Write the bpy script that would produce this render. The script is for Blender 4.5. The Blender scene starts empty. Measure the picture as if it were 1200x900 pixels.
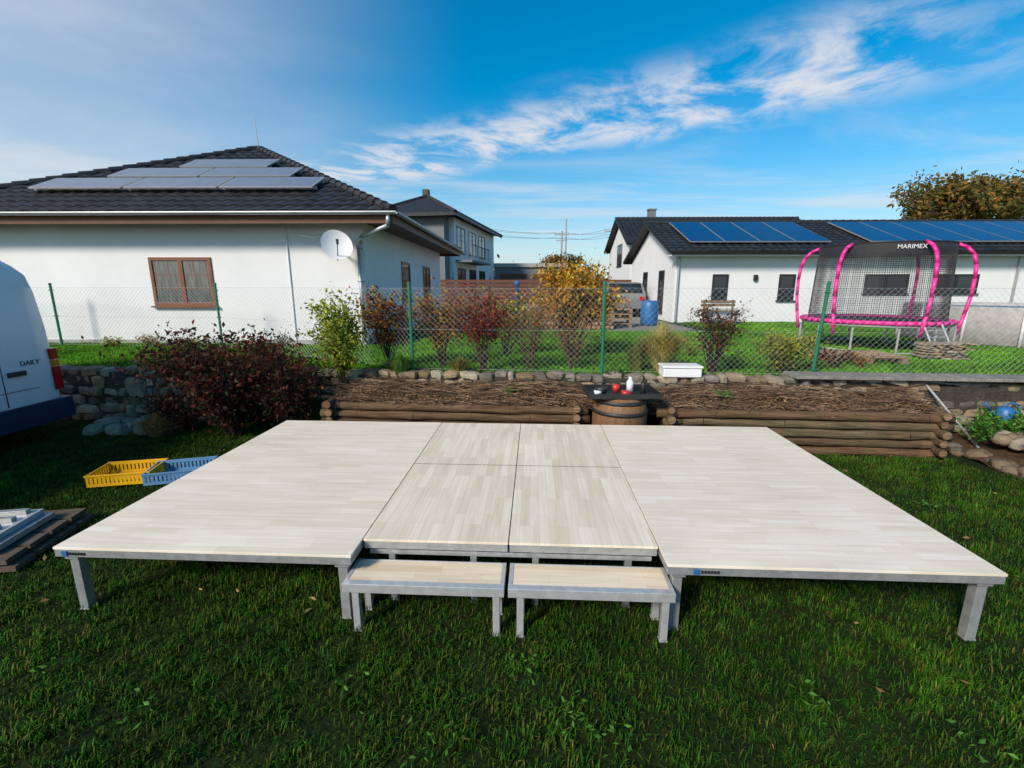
import bpy, math, random
import numpy as np
from mathutils import Vector, Matrix
random.seed(7); rng=np.random.default_rng(7)
S=bpy.context.scene
S.view_settings.view_transform='Standard'; S.view_settings.look='None'; S.view_settings.exposure=0
rad=math.radians

# ---------------------------------------------------------------- materials
def mat(name,col,rough=.6,metal=0,var=.15,scale=4,bump=0,bscale=30,attr=False,col2=None,transl=0,spec=.5,stretch=(1,1,1),world=False):
    m=bpy.data.materials.new(name); m.use_nodes=True; nt=m.node_tree; N=nt.nodes; L=nt.links
    b=N['Principled BSDF']; b.inputs['Roughness'].default_value=rough; b.inputs['Metallic'].default_value=metal
    b.inputs['Specular IOR Level'].default_value=spec
    tc=N.new('ShaderNodeTexCoord'); mp=N.new('ShaderNodeMapping'); mp.inputs['Scale'].default_value=stretch
    if world:
        g=N.new('ShaderNodeNewGeometry'); L.new(g.outputs['Position'],mp.inputs[0])
    else: L.new(tc.outputs['Object'],mp.inputs[0])
    n=N.new('ShaderNodeTexNoise'); n.inputs['Scale'].default_value=scale; n.inputs['Detail'].default_value=6; n.inputs['Roughness'].default_value=.6
    L.new(mp.outputs[0],n.inputs['Vector'])
    r=N.new('ShaderNodeValToRGB'); L.new(n.outputs[0],r.inputs[0])
    r.color_ramp.elements[0].position=.3; r.color_ramp.elements[1].position=.7
    c2=col2 if col2 else tuple(min(1,c*(1+var)) for c in col); c1=col if col2 else tuple(c*(1-var) for c in col)
    r.color_ramp.elements[0].color=(*c1,1); r.color_ramp.elements[1].color=(*c2,1)
    out=r.outputs[0]
    if attr:
        a=N.new('ShaderNodeAttribute'); a.attribute_name='Col'
        mx=N.new('ShaderNodeMix'); mx.data_type='RGBA'; mx.blend_type='MULTIPLY'; mx.inputs[0].default_value=1
        L.new(a.outputs['Color'],mx.inputs[6]); L.new(out,mx.inputs[7]); out=mx.outputs[2]
    L.new(out,b.inputs['Base Color'])
    if bump:
        n2=N.new('ShaderNodeTexNoise'); n2.inputs['Scale'].default_value=bscale; n2.inputs['Detail'].default_value=5
        L.new(mp.outputs[0],n2.inputs['Vector'])
        bp=N.new('ShaderNodeBump'); bp.inputs['Strength'].default_value=bump; bp.inputs['Distance'].default_value=.02
        L.new(n2.outputs[0],bp.inputs['Height']); L.new(bp.outputs[0],b.inputs['Normal'])
    if transl:
        t=N.new('ShaderNodeBsdfTranslucent'); ms=N.new('ShaderNodeMixShader'); ms.inputs[0].default_value=transl
        L.new(out,t.inputs[0]); L.new(b.outputs[0],ms.inputs[1]); L.new(t.outputs[0],ms.inputs[2])
        L.new(ms.outputs[0],N['Material Output'].inputs[0])
    return m

def deck_mat(name,rot,ca,cb):
    m=bpy.data.materials.new(name); m.use_nodes=True; nt=m.node_tree; N=nt.nodes; L=nt.links
    b=N['Principled BSDF']; b.inputs['Roughness'].default_value=.5; b.inputs['Specular IOR Level'].default_value=.3
    tc=N.new('ShaderNodeTexCoord'); mp=N.new('ShaderNodeMapping'); mp.inputs['Rotation'].default_value=(0,0,rot)
    L.new(tc.outputs['Object'],mp.inputs[0])
    br=N.new('ShaderNodeTexBrick'); L.new(mp.outputs[0],br.inputs['Vector'])
    br.inputs['Scale'].default_value=1; br.inputs['Brick Width'].default_value=.43; br.inputs['Row Height'].default_value=.068
    br.inputs['Mortar Size'].default_value=.0009; br.inputs['Mortar Smooth'].default_value=.3
    br.inputs['Color1'].default_value=(*ca,1); br.inputs['Color2'].default_value=(*cb,1)
    br.inputs['Mortar'].default_value=tuple(c*.78 for c in cb)+(1,)
    br.offset=.37; br.offset_frequency=3
    mp2=N.new('ShaderNodeMapping'); mp2.inputs['Scale'].default_value=(2.5,45,1); L.new(mp.outputs[0],mp2.inputs[0])
    n=N.new('ShaderNodeTexNoise'); n.inputs['Scale'].default_value=1; n.inputs['Detail'].default_value=5; L.new(mp2.outputs[0],n.inputs['Vector'])
    r=N.new('ShaderNodeValToRGB'); r.color_ramp.elements[0].position=.3; r.color_ramp.elements[1].position=.7
    r.color_ramp.elements[0].color=(.91,.885,.85,1); r.color_ramp.elements[1].color=(1.05,1.05,1.05,1); L.new(n.outputs[0],r.inputs[0])
    mx=N.new('ShaderNodeMix'); mx.data_type='RGBA'; mx.blend_type='MULTIPLY'; mx.inputs[0].default_value=1
    L.new(br.outputs[0],mx.inputs[6]); L.new(r.outputs[0],mx.inputs[7])
    n3=N.new('ShaderNodeTexNoise'); n3.inputs['Scale'].default_value=1.3; n3.inputs['Detail'].default_value=5; L.new(mp.outputs[0],n3.inputs['Vector'])
    r3=N.new('ShaderNodeValToRGB'); r3.color_ramp.elements[0].position=.3; r3.color_ramp.elements[1].position=.7
    r3.color_ramp.elements[0].color=(.92,.91,.90,1); r3.color_ramp.elements[1].color=(1.03,1.03,1.02,1); L.new(n3.outputs[0],r3.inputs[0])
    mx2=N.new('ShaderNodeMix'); mx2.data_type='RGBA'; mx2.blend_type='MULTIPLY'; mx2.inputs[0].default_value=1
    L.new(mx.outputs[2],mx2.inputs[6]); L.new(r3.outputs[0],mx2.inputs[7])
    L.new(mx2.outputs[2],b.inputs['Base Color'])
    return m

M={}
M['deckS']=deck_mat('deck_laminate_side',0,(.88,.79,.67),(.80,.695,.56))
M['deckC']=deck_mat('deck_laminate_center',rad(90),(.87,.775,.65),(.75,.635,.49))
M['deckT']=deck_mat('deck_laminate_step',0,(.82,.70,.54),(.70,.56,.40))
M['alu']=mat('galvanised_aluminium',(.40,.41,.41),.42,.5,.22,14)
M['alu_l']=mat('aluminium_edge',(.55,.56,.56),.38,.45,.14,20)
M['dark']=mat('dark_metal',(.03,.03,.032),.5,.2)
M['black']=mat('black_plastic',(.018,.018,.02),.45)
M['leaf']=mat('foliage',(1,1,1),.6,0,.15,3,attr=True,transl=.25,spec=.2)
M['bark']=mat('bark',(1,1,1),.85,0,.3,12,attr=True,spec=.2)
M['stone']=mat('fieldstone',(.6,.6,.6),.92,0,.5,9,bump=.9,bscale=25,attr=True,col2=(1.15,1.12,1.05),spec=.15)
M['log']=mat('log_wood',(.45,.42,.38),.85,0,.3,5,bump=.9,bscale=12,attr=True,col2=(1.2,1.17,1.1),spec=.15,stretch=(.5,6,6))
M['grass']=mat('grass_blades',(.36,.42,.40),.6,0,.3,.75,attr=True,col2=(1.40,1.25,.85),spec=.12,world=True)
M['ground']=mat('grass_soil',(.008,.016,.004),.95,0,.4,3,bump=1,bscale=30,col2=(.020,.032,.008),world=True,spec=.1)
M['ground2']=mat('terrace_soil',(.02,.055,.008),.95,0,.4,2,bump=1,bscale=30,col2=(.04,.09,.012),world=True,spec=.1)
M['soil']=mat('bed_soil',(.04,.024,.014),.95,0,.4,7,bump=1,bscale=20,col2=(.11,.07,.04),spec=.1)
M['gravel']=mat('gravel',(.16,.15,.13),.95,0,.3,25,bump=1,bscale=50,col2=(.34,.32,.29),spec=.1)
M['plaster']=mat('white_plaster',(.75,.75,.75),.9,0,.04,.8,bump=.25,bscale=60,col2=(.83,.83,.825),spec=.2)
M['plaster_g']=mat('grey_plaster',(.17,.18,.19),.9,0,.08,1.5)
M['tile']=mat('roof_tile_black',(.016,.017,.019),.5,0,.35,5,col2=(.034,.036,.039),attr=True,spec=.35)
M['soffit']=mat('brown_soffit',(.13,.05,.022),.6,0,.2,6,stretch=(1,8,1))
M['brownwin']=mat('brown_window_frame',(.20,.075,.03),.45,0,.15,8)
M['glass']=mat('window_glass',(.02,.027,.033),.06,0,.1,2,spec=.8)
M['glass_l']=mat('curtained_window_glass',(.05,.06,.06),.06,0,.1,5,spec=.9,col2=(.20,.21,.19),stretch=(5,1,.5))
M['zinc']=mat('zinc_gutter',(.42,.45,.47),.4,.5,.1,5)
M['whiteframe']=mat('white_paint',(.8,.8,.8),.4,0,.03,3)
M['vanw']=mat('van_white_paint',(.70,.74,.78),.22,0,.03,1.2,spec=.6)
M['navy']=mat('navy_blue_plastic',(.012,.03,.075),.45,0,.2,4)
M['red']=mat('tail_light_red',(.45,.01,.01),.15,0,.1,9)
M['orangel']=mat('indicator_orange',(.7,.2,.02),.15,0,.1,9)
M['rubber']=mat('tyre_rubber',(.02,.02,.02),.8)
M['green']=mat('green_post_paint',(.012,.16,.08),.45,0,.1,9)
M['wire']=mat('fence_wire',(.36,.38,.38),.5,.3,.1,9)
M['pink']=mat('pink_foam',(.78,.03,.28),.4,0,.08,4)
M['net']=mat('trampoline_net',(.02,.02,.024),.7)
M['yellow']=mat('yellow_crate_plastic',(.85,.45,.01),.4,0,.08,9)
M['bluec']=mat('blue_crate_plastic',(.13,.28,.46),.4,0,.1,9)
M['bluep']=mat('blue_plastic',(.02,.13,.34),.45,0,.1,9)
M['redp']=mat('red_plastic',(.5,.03,.02),.4)
M['wood']=mat('rough_wood',(.22,.14,.08),.8,0,.3,6,bump=.4,bscale=20,stretch=(1,8,8),attr=True,col2=(.42,.28,.17))
M['barrel']=mat('barrel_oak',(.12,.06,.025),.6,0,.3,10,bump=.3,bscale=20,stretch=(5,5,.5),col2=(.25,.13,.055))
M['redfence']=mat('redbrown_fence',(.10,.038,.026),.75,0,.3,5,col2=(.19,.08,.05),stretch=(1,1,6))
M['concrete']=mat('concrete',(.36,.35,.33),.85,0,.2,8,bump=.3)
def solar_mat(name,ca,rough,cb):
    m=bpy.data.materials.new(name); m.use_nodes=True; N=m.node_tree.nodes; L=m.node_tree.links
    b=N['Principled BSDF']; b.inputs['Roughness'].default_value=rough; b.inputs['Specular IOR Level'].default_value=.9
    tc=N.new('ShaderNodeTexCoord'); br=N.new('ShaderNodeTexBrick'); L.new(tc.outputs['Object'],br.inputs['Vector'])
    br.offset=0; br.inputs['Scale'].default_value=1; br.inputs['Brick Width'].default_value=.18; br.inputs['Row Height'].default_value=.17
    br.inputs['Mortar Size'].default_value=.003
    br.inputs['Color1'].default_value=(*ca,1); br.inputs['Color2'].default_value=tuple(c*.85 for c in ca)+(1,); br.inputs['Mortar'].default_value=(*cb,1)
    L.new(br.outputs[0],b.inputs['Base Color']); return m
M['solarL']=solar_mat('solar_glass_grey',(.15,.185,.25),.3,(.2,.22,.27))
M['solarR']=solar_mat('solar_glass_blue',(.006,.04,.13),.24,(.015,.06,.17))

# ---------------------------------------------------------------- mesh helpers
def link(o,parent=None):
    S.collection.objects.link(o)
    if parent: o.parent=parent
    return o
def empty(name,loc=(0,0,0),rz=0,parent=None):
    e=bpy.data.objects.new(name,None); e.location=loc; e.rotation_euler=(0,0,rad(rz)); e.empty_display_size=.2
    return link(e,parent)
class MB:
    def __init__(s): s.v=[];s.f=[];s.m=[];s.c=[]
    def add(s,vs,fs,mat=0,col=(1,1,1)):
        o=len(s.v); s.v+= [tuple(v) for v in vs]; s.c+=[col]*len(vs)
        for f in fs: s.f.append(tuple(i+o for i in f)); s.m.append(mat)
    def obox(s,c,ax,h,mat=0,col=(1,1,1)):
        c=Vector(c); A=[Vector(a).normalized()*k for a,k in zip(ax,h)]
        vs=[c+A[0]*i+A[1]*j+A[2]*k for k in(-1,1) for j in(-1,1) for i in(-1,1)]
        s.add(vs,[(0,2,3,1),(4,5,7,6),(0,1,5,4),(2,6,7,3),(0,4,6,2),(1,3,7,5)],mat,col)
    def box(s,x0,x1,y0,y1,z0,z1,mat=0,col=(1,1,1)):
        s.obox(((x0+x1)/2,(y0+y1)/2,(z0+z1)/2),((1,0,0),(0,1,0),(0,0,1)),((x1-x0)/2,(y1-y0)/2,(z1-z0)/2),mat,col)
    def tube(s,p0,p1,r0,r1=None,n=8,mat=0,col=(1,1,1),caps=True):
        p0=Vector(p0);p1=Vector(p1); r1=r0 if r1 is None else r1
        d=(p1-p0)
        if d.length<1e-6: return
        d.normalize(); a=d.orthogonal().normalized(); b=d.cross(a)
        vs=[]
        for p,r in((p0,r0),(p1,r1)):
            for i in range(n):
                t=2*math.pi*i/n; vs.append(p+a*math.cos(t)*r+b*math.sin(t)*r)
        fs=[(i,(i+1)%n,n+(i+1)%n,n+i) for i in range(n)]
        if caps: fs+=[tuple(range(n-1,-1,-1)),tuple(range(n,2*n))]
        s.add(vs,fs,mat,col)
    def path(s,pts,r,n=8,mat=0,col=(1,1,1)):
        for a,b in zip(pts[:-1],pts[1:]): s.tube(a,b,r,r,n,mat,col)
    def lathe(s,c,prof,n=24,mat=0,col=(1,1,1)):
        c=Vector(c); vs=[]
        for r,z in prof:
            for i in range(n):
                t=2*math.pi*i/n; vs.append(c+Vector((r*math.cos(t),r*math.sin(t),z)))
        fs=[(k*n+i,k*n+(i+1)%n,(k+1)*n+(i+1)%n,(k+1)*n+i) for k in range(len(prof)-1) for i in range(n)]
        s.add(vs,fs,mat,col)
    def obj(s,name,mats,parent=None,smooth=False,bevel=0,loc=None,rz=0):
        me=bpy.data.meshes.new(name); me.from_pydata(s.v,[],s.f)
        for m in mats: me.materials.append(M[m])
        me.polygons.foreach_set('material_index',s.m)
        ca=me.color_attributes.new('Col','FLOAT_COLOR','POINT')
        arr=np.ones((len(s.v),4),dtype=np.float32); arr[:,:3]=np.array(s.c,dtype=np.float32).reshape(-1,3); ca.data.foreach_set('color',arr.ravel())
        if smooth: me.polygons.foreach_set('use_smooth',[True]*len(me.polygons))
        me.update()
        o=bpy.data.objects.new(name,me); link(o,parent)
        if loc: o.location=loc
        if rz: o.rotation_euler=(0,0,rad(rz))
        if bevel:
            b=o.modifiers.new('bevel','BEVEL'); b.width=bevel; b.segments=2; b.limit_method='ANGLE'
        return o
def npmesh(name,verts,faces,cols,mats,parent=None):
    me=bpy.data.meshes.new(name); me.from_pydata(verts.tolist(),[],faces)
    for m in mats: me.materials.append(M[m])
    ca=me.color_attributes.new('Col','FLOAT_COLOR','POINT')
    arr=np.ones((len(verts),4),dtype=np.float32); arr[:,:3]=cols; ca.data.foreach_set('color',arr.ravel()); me.update()
    return me
def leaves_mesh(name,cent,size,palette,mats=('leaf',),parent=None,flat=0,shade=None):
    n=len(cent); cent=np.asarray(cent)
    u=rng.normal(size=(n,3)); 
    if flat: u[:,2]*=flat
    u/=np.linalg.norm(u,axis=1)[:,None]
    w=np.cross(u,rng.normal(size=(n,3))*np.array([1,1,flat if flat else 1]))
    w/=np.linalg.norm(w,axis=1)[:,None]+1e-9
    sz=(size*rng.uniform(.6,1.3,n))[:,None]
    nn=np.cross(u,w)
    v=np.stack([cent-u*sz,cent+w*sz*.5+nn*sz*.15,cent+u*sz,cent-w*sz*.5+nn*sz*.15],1).reshape(-1,3)
    pal=np.array(palette); idx=rng.integers(0,len(pal),n); c=pal[idx]*rng.uniform(.65,1.3,(n,1))
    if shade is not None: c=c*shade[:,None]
    c=np.repeat(c,4,0)
    f=[(4*i,4*i+1,4*i+2,4*i+3) for i in range(n)]
    me=npmesh(name,v,f,c,mats)
    o=bpy.data.objects.new(name,me); link(o,parent); return o

def shrub(name,base,h,spread,stems,nleaf,palette,lsize,barkcol=(.08,.05,.035),r=.012,leaf_from=.3,jit=.07,sub=6,lean=0):
    e=empty(name,base); mb=MB(); pts=[]
    for i in range(stems):
        a=random.uniform(0,2*math.pi); q=random.uniform(.25,1)**.7
        tip=Vector((math.cos(a)*spread*q+lean,math.sin(a)*spread*q*.8,h*random.uniform(.6,1)*(1-.25*q)))
        p0=Vector((random.uniform(-.08,.08)*spread,random.uniform(-.08,.08)*spread,-.03)); seg=6; line=[p0]
        for k in range(1,seg+1):
            t=k/seg; p=p0.lerp(tip,t); p.x+=random.gauss(0,.035*h*t); p.y+=random.gauss(0,.035*h*t); p.z+=.12*h*math.sin(math.pi*t)
            line.append(p)
        for k in range(seg):
            mb.tube(line[k],line[k+1],r*(1-k/seg*.7),r*(1-(k+1)/seg*.7),5,0,barkcol,False)
        for j in range(sub):
            t=random.uniform(leaf_from,1)*seg; k=min(int(t),seg-1); p=line[k].lerp(line[k+1],t-k)
            d=Vector((random.gauss(0,1),random.gauss(0,1),random.uniform(.1,1.2))).normalized()*h*random.uniform(.08,.24)
            mid=p+d*.5+Vector((0,0,.01)); mb.tube(p,mid,r*.35,r*.28,4,0,barkcol,False); mb.tube(mid,p+d,r*.28,r*.15,4,0,barkcol,False)
            for _ in range(4): pts.append(p+d*random.uniform(.2,1.05))
        for _ in range(3): pts.append(line[-1].lerp(line[-2],random.random()))
    mb.obj('branches',['bark'],e)
    if nleaf:
        P=np.array([tuple(p) for p in pts]); c=P[rng.integers(0,len(P),nleaf)]+rng.normal(0,jit,(nleaf,3))
        c[:,2]=np.maximum(c[:,2],.02)
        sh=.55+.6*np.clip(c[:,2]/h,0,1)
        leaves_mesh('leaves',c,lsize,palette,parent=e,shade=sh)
    return e

# ---------------------------------------------------------------- camera
CH=2.15
cam=bpy.data.cameras.new('camera'); co=bpy.data.objects.new('camera',cam); link(co)
cam.lens=16.2; cam.sensor_width=36; cam.clip_end=3000; cam.clip_start=.05
co.location=(0,0,CH); co.rotation_euler=(rad(90-12.02),0,0); S.camera=co

# ---------------------------------------------------------------- ground
mb=MB(); mb.add([(-600,-300,0),(600,-300,0),(600,900,0),(-600,900,0)],[(0,1,2,3)]); mb.obj('ground',['ground'])
W=lambda x:6.80-.08*x
mb=MB()
tv=[(-60,W(-60)+.12,.84),(60,W(60)+.12,.84),(500,W(60),.84),(500,850,.84),(-500,850,.84),(-500,W(-60),.84),(-60,W(-60)+.12,-.1),(60,W(60)+.12,-.1)]
mb.add(tv,[(0,1,2,3,4,5),(6,7,1,0)]); mb.obj('terrace_ground',['ground2'])
mb=MB(); mb.add([(-2.6,13.6,.846),(5.6,13.2,.846),(5.6,24,.846),(-2.6,24,.846)],[(0,1,2,3)]); mb.obj('gravel_yard',['gravel'])

def grass_tile(name,n,h,pal,wd=.0045):
    x=rng.uniform(-.53,.53,(n,2)); ang=rng.uniform(0,2*np.pi,n); hh=h*rng.uniform(.4,1.25,n)
    k=rng.uniform(-.5,.5,(50,2)); kh=rng.uniform(.7,1.5,50); q=rng.integers(0,50,n//2); x[:n//2]=k[q]+rng.normal(0,.035,(n//2,2)); hh[:n//2]*=kh[q]
    d=np.stack([np.cos(ang),np.sin(ang)],1); l=rng.uniform(.1,1.0,n)*hh
    p=np.stack([-d[:,1],d[:,0]],1); w=wd*rng.uniform(.6,1.4,n)
    z0=np.zeros(n)-.003
    def V(xy,z): return np.concatenate([xy,z[:,None]],1)
    b1=V(x-p*w[:,None]*.5,z0); b2=V(x+p*w[:,None]*.5,z0)
    m=x+d*(l*.35)[:,None]; m1=V(m-p*w[:,None]*.42,hh*.6); m2=V(m+p*w[:,None]*.42,hh*.6)
    t=V(x+d*l[:,None],hh*(1-.35*(l/hh)))
    v=np.stack([b1,b2,m2,m1,t],1).reshape(-1,3)
    f=[]
    for i in range(n):
        o=5*i; f.append((o,o+1,o+2,o+3)); f.append((o+3,o+2,o+4))
    c=np.array(pal)[rng.integers(0,len(pal),n)]*rng.uniform(.6,1.35,(n,1)); 
    kc=rng.uniform(.75,1.35,50); c[:n//2]*=kc[q][:,None]
    c=np.repeat(c,5,0).reshape(n,5,3)
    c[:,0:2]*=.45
    return npmesh(name,v,f,c.reshape(-1,3),('grass',))
palg=[(.028,.100,.008),(.038,.13,.010),(.024,.082,.007),(.055,.145,.012),(.034,.11,.009),(.12,.125,.03)]
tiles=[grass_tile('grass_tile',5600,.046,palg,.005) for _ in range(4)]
ge=empty('lawn_grass')
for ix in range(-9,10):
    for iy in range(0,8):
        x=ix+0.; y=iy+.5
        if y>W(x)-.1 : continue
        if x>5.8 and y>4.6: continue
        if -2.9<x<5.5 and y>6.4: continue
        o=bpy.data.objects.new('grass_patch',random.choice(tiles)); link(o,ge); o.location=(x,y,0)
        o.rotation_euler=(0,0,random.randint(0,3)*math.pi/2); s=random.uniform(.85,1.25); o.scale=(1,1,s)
palt=[(.10,.34,.014),(.12,.39,.016),(.08,.27,.012),(.17,.41,.024)]
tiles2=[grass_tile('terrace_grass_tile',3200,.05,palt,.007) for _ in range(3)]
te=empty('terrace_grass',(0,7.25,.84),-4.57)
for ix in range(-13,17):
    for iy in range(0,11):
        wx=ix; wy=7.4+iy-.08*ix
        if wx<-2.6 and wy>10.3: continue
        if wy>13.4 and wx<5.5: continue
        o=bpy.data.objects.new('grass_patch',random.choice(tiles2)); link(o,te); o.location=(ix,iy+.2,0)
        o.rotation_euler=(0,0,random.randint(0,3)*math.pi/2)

pts=[]
for _ in range(70):
    x=random.uniform(-6,6); y=random.uniform(1.7,6); pts.append((x,y,.055))
for p in [(2.05,2.35,.06),(1.95,2.05,.06),(2.45,2.1,.06),(2.9,2.4,.06),(2.55,2.3,.06)]: pts.append(p)
leaves_mesh('fallen_leaves',pts,.022,[(.45,.26,.08),(.35,.2,.07),(.5,.4,.12)],flat=.25)
pts=[]
for cx,cy in [(.25,1.95),(.32,1.9),(.5,1.75),(-.9,2.1),(1.6,2.0),(3.4,3.3),(3.7,2.9),(-1.9,1.95),(2.7,1.9),(.1,2.2),(4.1,4.2),(-.4,1.75),(3.0,2.1),(2.2,1.75),(3.5,2.5),(4.6,3.6),(-2.6,2.2)]:
    for _ in range(18): pts.append((cx+random.gauss(0,.07),cy+random.gauss(0,.07),.048+random.uniform(0,.015)))
leaves_mesh('clover_weeds',pts,.019,[(.06,.18,.02),(.09,.22,.03)],flat=.3)

# ---------------------------------------------------------------- stage
st=empty('portable_stage',(-.033,2.56,0),-2.8)
T=.07; Z=.49
def deck_panel(name,x0,x1,y0,y1,m,z=Z,t=T,gy0=.003,gy1=.003):
    g=.0035; x0+=g;x1-=g;y0+=gy0;y1-=gy1
    a=MB(); a.box(x0,x1,y0,y1,z-.017,z); a.obj(name+'_board',[m],st,bevel=.0015)
    b=MB(); w=.05; i=.003
    b.box(x0+i,x1-i,y0+i,y0+w,z-t,z-.0172); b.box(x0+i,x1-i,y1-w,y1-i,z-t,z-.0172); b.box(x0+i,x0+w,y0+w,y1-w,z-t,z-.0172); b.box(x1-w,x1-i,y0+w,y1-w,z-t,z-.0172)
    b.obj(name+'_frame',['alu'],st,bevel=.002)
for nm,xa,xb in(('left_deck',-2.96,-.98),('right_deck',.98,2.96)):
    deck_panel(nm+'_1',xa,xb,0,1.55,'deckS',gy1=.003); deck_panel(nm+'_2',xa,xb,1.55,2.9,'deckS',gy0=.003)
for i,(xa,xb) in enumerate(((-.98,0),(0,.98))):
    deck_panel('center_deck_%d'%i,xa,xb,.2,1.55,'deckC',Z-.002,gy1=.006); deck_panel('center_deck_b%d'%i,xa,xb,1.55,2.9,'deckC',Z-.002,gy0=.006)
js=MB()  # dark strips added in the open panel gaps to stand in for their shade
js.box(-.975,.975,1.5445,1.5555,Z-.016,Z-.0028)
for x in(-2.955,.985): js.box(x,x+1.97,1.5475,1.5525,Z-.016,Z-.0015)
js.obj('joint_dark_strips',['dark'],st)
lg=MB()
def leg(x,y,z1,w=.03,z0=0):
    lg.box(x-w,x+w,y-w,y+w,z0+.012,z1); lg.box(x-w-.004,x+w+.004,y-w-.004,y+w+.004,z0,z0+.012)
for x in(-2.87,-1.06,1.06,2.87):
    for y in(.07,1.48,1.62,2.83): leg(x,y,Z-T-.001)
for x in(-.80,-.24,.18,.80):
    leg(x,.26,Z-T-.004,.022)
for x in(-.9,-.06,.06,.9):
    for y in(1.45,1.62,2.8): leg(x,y,Z-T-.004,.025)
lg.box(-.95,.95,.235,.285,.36,.395)
for x in(-2.87,2.87,-1.06,1.06): lg.box(x-.045,x+.045,.025,.115,Z-T-.03,Z-T-.002)
lg.obj('stage_legs',['alu'],st,bevel=.003)
SZ=.345
for i,(xa,xb) in enumerate(((-1.02,-.012),(.012,1.02))):
    a=MB(); a.box(xa+.028,xb-.028,-.032,.179,SZ-.02,SZ); a.obj('step_board_%d'%i,['deckT'],st)
    b=MB(); b.box(xa,xb,-.08,-.033,SZ-.058,SZ+.003); b.box(xa,xa+.027,-.032,.192,SZ-.058,SZ+.003); b.box(xb-.027,xb,-.032,.192,SZ-.058,SZ+.003); b.box(xa+.028,xb-.028,.180,.192,SZ-.058,SZ+.003)
    for x in(xa+.075,xb-.05):
        for y in(-.045,.15): b.box(x-.022,x+.022,y-.022,y+.022,.01,SZ-.059); b.box(x-.026,x+.026,y-.026,y+.026,0,.0095)
    b.obj('step_frame_%d'%i,['alu_l'],st,bevel=.003)
s=MB()
for bx in(-2.90,1.14):
    s.box(bx,bx+.035,-.0025,.003,Z-.06,Z-.026,0)
    for q in range(6): s.box(bx+.046+q*.019,bx+.059+q*.019,-.0015,.0028,Z-.052,Z-.034,1)
s.obj('maker_stickers',['bluep','dark'],st)

# ---------------------------------------------------------------- stones / walls
def stone(mb,c,s,col,box=4.5):
    n1,n2=10,6; vs=[];fs=[]
    ph=[random.uniform(0,6.28) for _ in range(6)]; rot=random.gauss(0,.10); sk=random.gauss(0,.18)
    for j in range(n2+1):
        th=math.pi*j/n2
        for i in range(n1):
            a=2*math.pi*(i+.5)/n1
            x,y,z=math.cos(a)*math.sin(th),math.sin(a)*math.sin(th),math.cos(th)
            k=(abs(x)**box+abs(y)**box+abs(z)**box)**(-1/box)
            r=k*(1+.07*math.sin(3*a+ph[0])*math.sin(th)+.07*math.sin(2*th+ph[1])+.04*math.sin(5*a+ph[2]))+random.gauss(0,.018)
            X,Zz=x*r*s[0],z*r*s[2]; X+=sk*Zz
            vs.append((c[0]+X*math.cos(rot)-Zz*math.sin(rot),c[1]+y*r*s[1],c[2]+X*math.sin(rot)+Zz*math.cos(rot)))
    for j in range(n2):
        for i in range(n1): fs.append((j*n1+i,(j+1)*n1+i,(j+1)*n1+(i+1)%n1,j*n1+(i+1)%n1))
    mb.add(vs,fs,0,col)
spal=[(.30,.265,.215),(.22,.20,.175),(.36,.31,.245),(.28,.22,.155),(.17,.16,.145),(.40,.345,.265),(.32,.24,.155),(.25,.19,.12)]
def stonewall(name,x0,x1,z0,z1,y=0,rows=5,depth=.13,flat=1.0):
    mb=MB(); rh=(z1-z0)/rows
    for r in range(rows):
        x=x0+random.uniform(-.1,.05)
        while x<x1:
            w=random.uniform(.8,2.6)*rh*flat; hz_=rh*random.uniform(.46,.60)
            if random.random()<.18 and r<rows-1: hz_*=1.5
            zc=z0+rh*(r+.5)+random.gauss(0,.010)
            c=random.choice(spal); q=random.uniform(.75,1.25)
            stone(mb,(x+w/2,y+random.gauss(0,.022)+.015*r,zc),(w*.51,depth,hz_),tuple(k*q for k in c)); x+=w
    mb.box(x0,x1,y-.05,y+.2,z0-.02,z1-.06,0,(.07,.062,.052))
    return mb.obj(name,['stone'],None,False,loc=(0,6.8,0),rz=-4.57)
stonewall('stone_wall',-14,-4.4,-.02,.86,0,6)
stonewall('stone_wall',-4.4,5.6,.40,.88,0,4)
stonewall('stone_wall',5.6,14,-.02,.84,0,7,flat=1.7)
mb=MB()
x=4.0
while x<14:
    w=random.uniform(.5,1.0); c=random.uniform(.85,1.1); mb.box(x,x+w-.012,-.17,.22,.875,.915+random.uniform(-.004,.008),0,(.27*c,.26*c,.235*c)); x+=w
mb.obj('wall_coping_slabs',['stone'],None,loc=(0,6.8,0),rz=-4.57,bevel=.006)

mb=MB(); nx=80; ny=8; vs=[];fs=[]
for j in range(ny+1):
    for i in range(nx+1):
        x=-2.6+8.2*i/nx; y=.06+.66*j/ny; vs.append((x,y,.50+.16*j/ny+random.gauss(0,.02)+.03*math.sin(x*3.1)+.03*math.sin(x*7.3+1)))
for j in range(ny):
    for i in range(nx): a=j*(nx+1)+i; fs.append((a,a+1,a+nx+2,a+nx+1))
mb.add(vs,fs); mb.obj('bed_soil',['soil'],None,True,loc=(0,6.0,0),rz=-4.57)

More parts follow.
